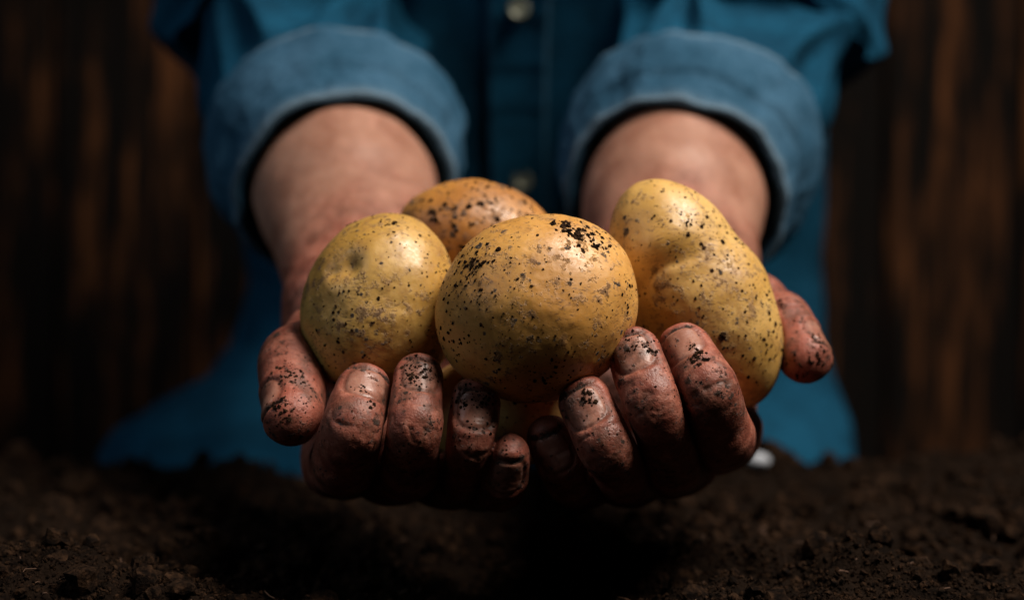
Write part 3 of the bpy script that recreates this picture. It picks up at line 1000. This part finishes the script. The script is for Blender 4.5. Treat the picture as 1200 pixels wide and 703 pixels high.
# trunk of the shirt; outline from top to the lap it spreads over
prof_y = np.array([-420, -200, 0, 120, 230, 330, 400, 440, 470, 500, 530, 560, 600])
prof_l = np.array([250, 255, 262, 268, 275, 285, 268, 240, 180, 128, 112, 112, 120])
prof_r = np.array([1000, 990, 975, 970, 968, 966, 968, 980, 992, 1004, 1010, 1012, 1010])
prof_d = np.array([0.615, 0.675, 0.725, 0.757, 0.785, 0.805, 0.812, 0.805, 0.788, 0.765, 0.75, 0.742, 0.74])   # depth of the front
def torso_fn(u, v):
    py = prof_y[0] + (prof_y[-1] - prof_y[0]) * u
    L = np.interp(py, prof_y, prof_l); R = np.interp(py, prof_y, prof_r); D = np.interp(py, prof_y, prof_d)
    ds = D + 0.080
    xl = (L - 600) / FPX * ds; xr = (R - 600) / FPX * ds
    cx = (xl + xr) / 2; hx = (xr - xl) / 2
    z = (351.5 - py) / FPX * ds + CAM_Z
    hy = 0.105
    cy = D + hy
    th = v * 2 * math.pi
    e = 0.78
    c, s = np.cos(th), np.sin(th)
    x = cx + hx * np.sign(c) * np.abs(c) ** e
    y = cy - hy * np.sign(s) * np.abs(s) ** e
    p = np.stack([x, y, z], 1)
    # long hanging folds, fading at the placket
    front = np.clip(s, 0, 1)
    warp = 0.012 * vnoise(p * np.array([9, 9, 6]), 40)
    fold = np.sin((x + warp) * 2 * math.pi / 0.052 + 2.2 * vnoise(p * np.array([5, 5, 5.0]), 41))
    fold2 = np.sin((x * 0.6 + z + warp * 1.5) * 2 * math.pi / 0.075)
    amp = 0.0060 * sstep(0.02, 0.06, np.abs(x - 0.008)) * (0.5 + 0.5 * vnoise(p * 8, 42))
    y = y - front * (amp * fold + 0.003 * fold2 * sstep(0.03, 0.08, np.abs(x - 0.008)))
    lower = sstep(430, 520, py)
    y = y - front * lower * (0.006 * np.sin(x * 40 + z * 30) + 0.007 / (1 + (np.sin(x * 34 + z * 75 + 1.5 * vnoise(p * 9, 47)) / 0.35) ** 2))
    x = x + 0.004 * np.sign(c) * np.abs(c) ** 2 * vnoise(p * 22, 43)
    return np.stack([x, y, z], 1)
tv, tf = loft(torso_fn, 190, 420)
shirt = mesh_from("shirt", tv, tf, M_DENIM, person, attrs={"worn": np.zeros(len(tv))})

def shirt_front(x, z):
    """front surface of the shirt nearest to x, z"""
    m = tv[:, 1] < 0.86
    q = tv[m]
    i = np.argmin((q[:, 0] - x) ** 2 + (q[:, 2] - z) ** 2)
    return q[i, 1]

# placket: a folded double strip with stitched, slightly worn edges
zs = np.linspace(-0.06, 0.42, 120)
xs = np.array([-0.0165, -0.0163, -0.0155, -0.0135, -0.0120, 0.0, 0.0120, 0.0135, 0.0155, 0.0163, 0.0165])
hs = np.array([-0.006, 0.0000, 0.0022, 0.0026, 0.0018, 0.0024, 0.0018, 0.0026, 0.0022, 0.0000, -0.006])
PX = 0.004
pv, worn = [], []
for z in zs:
    yb = shirt_front(PX, z)
    sway = 0.0015 * math.sin(z * 25)
    for x, h in zip(xs, hs):
        pv.append((PX + x + sway, yb - h - 0.0008, z)); worn.append(1.0 if abs(abs(x) - 0.0155) < 0.0012 else 0.0)
pv = np.array(pv)
placket = mesh_from("placket", pv, grid_faces(len(zs), len(xs))[:, ::-1], M_DENIM, shirt, attrs={"worn": np.array(worn) * 0.15})

# buttons with a raised rim
M_BTN = mat_plain("button_metal", (0.13, 0.135, 0.10), 0.42)
M_BTN.node_tree.nodes["Principled BSDF"].inputs["Metallic"].default_value = 0.45
prof = [(0.0, 0.0016), (0.0028, 0.0016), (0.0036, 0.0021), (0.0046, 0.0026), (0.0054, 0.0021), (0.0056, 0.0008), (0.0052, -0.0006)]
def button(x, z):
    n = 32; v, f = [], []
    yb = shirt_front(x, z) - 0.0034
    for (r, h) in prof:
        for k in range(n):
            a = 2 * math.pi * k / n
            v.append((x + r * math.cos(a), yb - h, z + r * math.sin(a)))
    for i in range(len(prof) - 1):
        for k in range(n):
            f.append((i * n + k, i * n + (k + 1) % n, (i + 1) * n + (k + 1) % n, (i + 1) * n + k))
    return mesh_from("button", np.array(v), np.array(f), M_BTN, shirt)
for (px, py) in ((608, 13), (612, 213), (612, 410)):
    q = P(px, py, 0.77)
    for _ in range(4):
        q = P(px, py, shirt_front(q[0], q[2]))
    button(q[0], q[2])

# sleeves and rolled cuffs
def frame_along(d):
    d = d / np.linalg.norm(d)
    lat = np.array([1.0, 0, 0]) - d * d[0]; lat /= np.linalg.norm(lat)
    up = np.cross(lat, d); up *= np.sign(up[2])
    return d, lat, up

# (place along the sleeve, slant, side it is strongest on, half width, height)
FOLDS = ((0.068, 0.008, -0.2, 0.030, 0.013), (0.105, 0.026, 1.1, 0.007, 0.010),
         (0.132, -0.020, 2.2, 0.008, 0.010), (0.150, 0.020, 1.4, 0.009, 0.012), (0.165, 0.014, 0.4, 0.013, 0.012))
# long folds that spiral up from the cuff: (angle at the cuff, turn per metre, half width in radians, height)
LONG = ((0.35, 4.0, 0.14, 0.010), (0.95, -5.0, 0.12, 0.016), (1.45, 4.5, 0.11, 0.014), (2.05, -3.5, 0.12, 0.016), (2.6, 3.0, 0.13, 0.012), (3.3, -2.0, 0.2, 0.006))
for hk, H in HANDS.items():
    sgn = H["side"]
    rimc, elb = H["rim"], H["elbow"]
    d, lat, up = frame_along(elb - rimc)
    sd = 100 if sgn < 0 else 200
    # --- cuff: inner face, soft rolled lip, outer face flaring back, tucked end
    #      s along the profile: (distance along the arm from the lip, radius)
    prof = np.array([(0.060, 0.0400), (0.030, 0.0408), (0.010, 0.0412), (0.002, 0.0425), (-0.0015, 0.0450), (-0.001, 0.0468), (0.004, 0.0482),
                     (0.012, 0.0494), (0.024, 0.0522), (0.036, 0.0550), (0.046, 0.0560), (0.051, 0.0550), (0.053, 0.0520), (0.050, 0.0490)])
    def cuff_fn(u, v):
        t = u * (len(prof) - 1)
        a = np.interp(t, np.arange(len(prof)), prof[:, 0]); r = np.interp(t, np.arange(len(prof)), prof[:, 1])
        th = v * 2 * math.pi
        c, s = np.cos(th), np.sin(th)
        outer = sstep(4, 6, t)
        circ = np.stack([c * 1.5, s * 1.5, a * 14], 1)
        r = r + (0.0022 * fbm(circ * 1.6, 3, sd) + 0.0020 * outer * fbm(np.stack([c * 5, s * 5, a * 50], 1), 3, sd + 3))
        r = r - outer * 0.0009 * np.exp(-((a - 0.0085) / 0.0011) ** 2)         # stitched hem
        # a second layer of the roll shows as a faint step
        r = r + outer * 0.0026 * sstep(0.017, 0.0190, a + 0.004 * vnoise(circ * 1.2, sd + 9))
        a = a + 0.004 * vnoise(np.stack([c * 1.2, s * 1.2, 0 * a], 1), sd + 5) + 0.003 * s
        rx, rz = 1.02, 0.97
        return (rimc[None] + a[:, None] * d + (r * c * rx)[:, None] * lat + (r * s * rz)[:, None] * up)
    cv, cf = loft(cuff_fn, 90, 220)
    t = np.repeat(np.linspace(0, 1, 90) * (len(prof) - 1), 220)
    worn = np.exp(-((t - 5.0) / 0.7) ** 2) * 0.5 + np.exp(-((t - 10.5) / 0.4) ** 2) * 0.4
    # --- sleeve
    sh = np.array([0.012 + sgn * 0.185, 0.775, 0.47])
    start = rimc + d * 0.030
    path, _ = spline([start, rimc + d * 0.075, elb + np.array([sgn * 0.004, 0, 0.0]), elb + (sh - elb) * 0.35 + np.array([sgn * 0.012, 0.0, 0.0]), sh],
                     [1] * 5, 12)
    seg = np.concatenate([[0], np.cumsum(np.linalg.norm(np.diff(path, axis=0), axis=1))])
    tot = seg[-1]
    tang = np.gradient(path, axis=0); tang /= np.linalg.norm(tang, axis=1, keepdims=True)
    def sleeve_fn(u, v):
        L = u * tot
        c0 = np.stack([np.interp(L, seg, path[:, k]) for k in range(3)], 1)
        tg = np.stack([np.interp(L, seg, tang[:, k]) for k in range(3)], 1)
        tg /= np.linalg.norm(tg, axis=1, keepdims=True)
        la = np.array([1.0, 0, 0])[None] - tg * tg[:, :1]; la /= np.linalg.norm(la, axis=1, keepdims=True)
        uu = np.cross(la, tg)
        th = v * 2 * math.pi
        c, s = np.cos(th), np.sin(th)
        r = np.interp(L, [0, 0.020, 0.055, 0.10, 0.16, 0.25, tot], [0.0470, 0.0500, 0.0545, 0.0580, 0.0600, 0.0610, 0.066])
        # a few broad gathered folds that slant round the sleeve above the cuff
        cyl = np.stack([c * 1.3, s * 1.3, L * 9], 1)
        tm = th if sgn > 0 else math.pi - th              # 0 = outer side on both arms
        for (Lc, slant, t0, wd, A) in FOLDS:
            x = (L - Lc - slant * np.sin(tm - t0) - 0.006 * vnoise(cyl * 0.8, sd + 31)) / wd
            r = r + A * (0.35 + 0.65 * np.cos(tm - t0)) / (1 + x * x)
        for (a0, turn, wd, A) in LONG:
            a0 = a0 + (0.12 if sgn < 0 else -0.08)
            x = (np.mod(tm - a0 - turn * (L - 0.04) - 0.25 * vnoise(cyl * 0.9, sd + 37) + math.pi, 2 * math.pi) - math.pi) / wd
            r = r + A * (1 / (1 + x * x) - 0.22) * sstep(0.022, 0.060, L) * (1 - 0.6 * sstep(0.10, 0.18, L))
        r = r + 0.003 * vnoise(cyl * 1.5, sd + 23) * sstep(0.01, 0.05, L)
        return c0 + (r * c)[:, None] * la + (r * s)[:, None] * uu
    sv, sf = loft(sleeve_fn, 210, 220)
    sleeve = mesh_from("sleeve", sv, sf, M_DENIM, shirt, attrs={"worn": np.zeros(len(sv))})
    cuff = mesh_from("rolled_cuff", cv, cf, M_CUFF, shirt, attrs={"worn": worn})
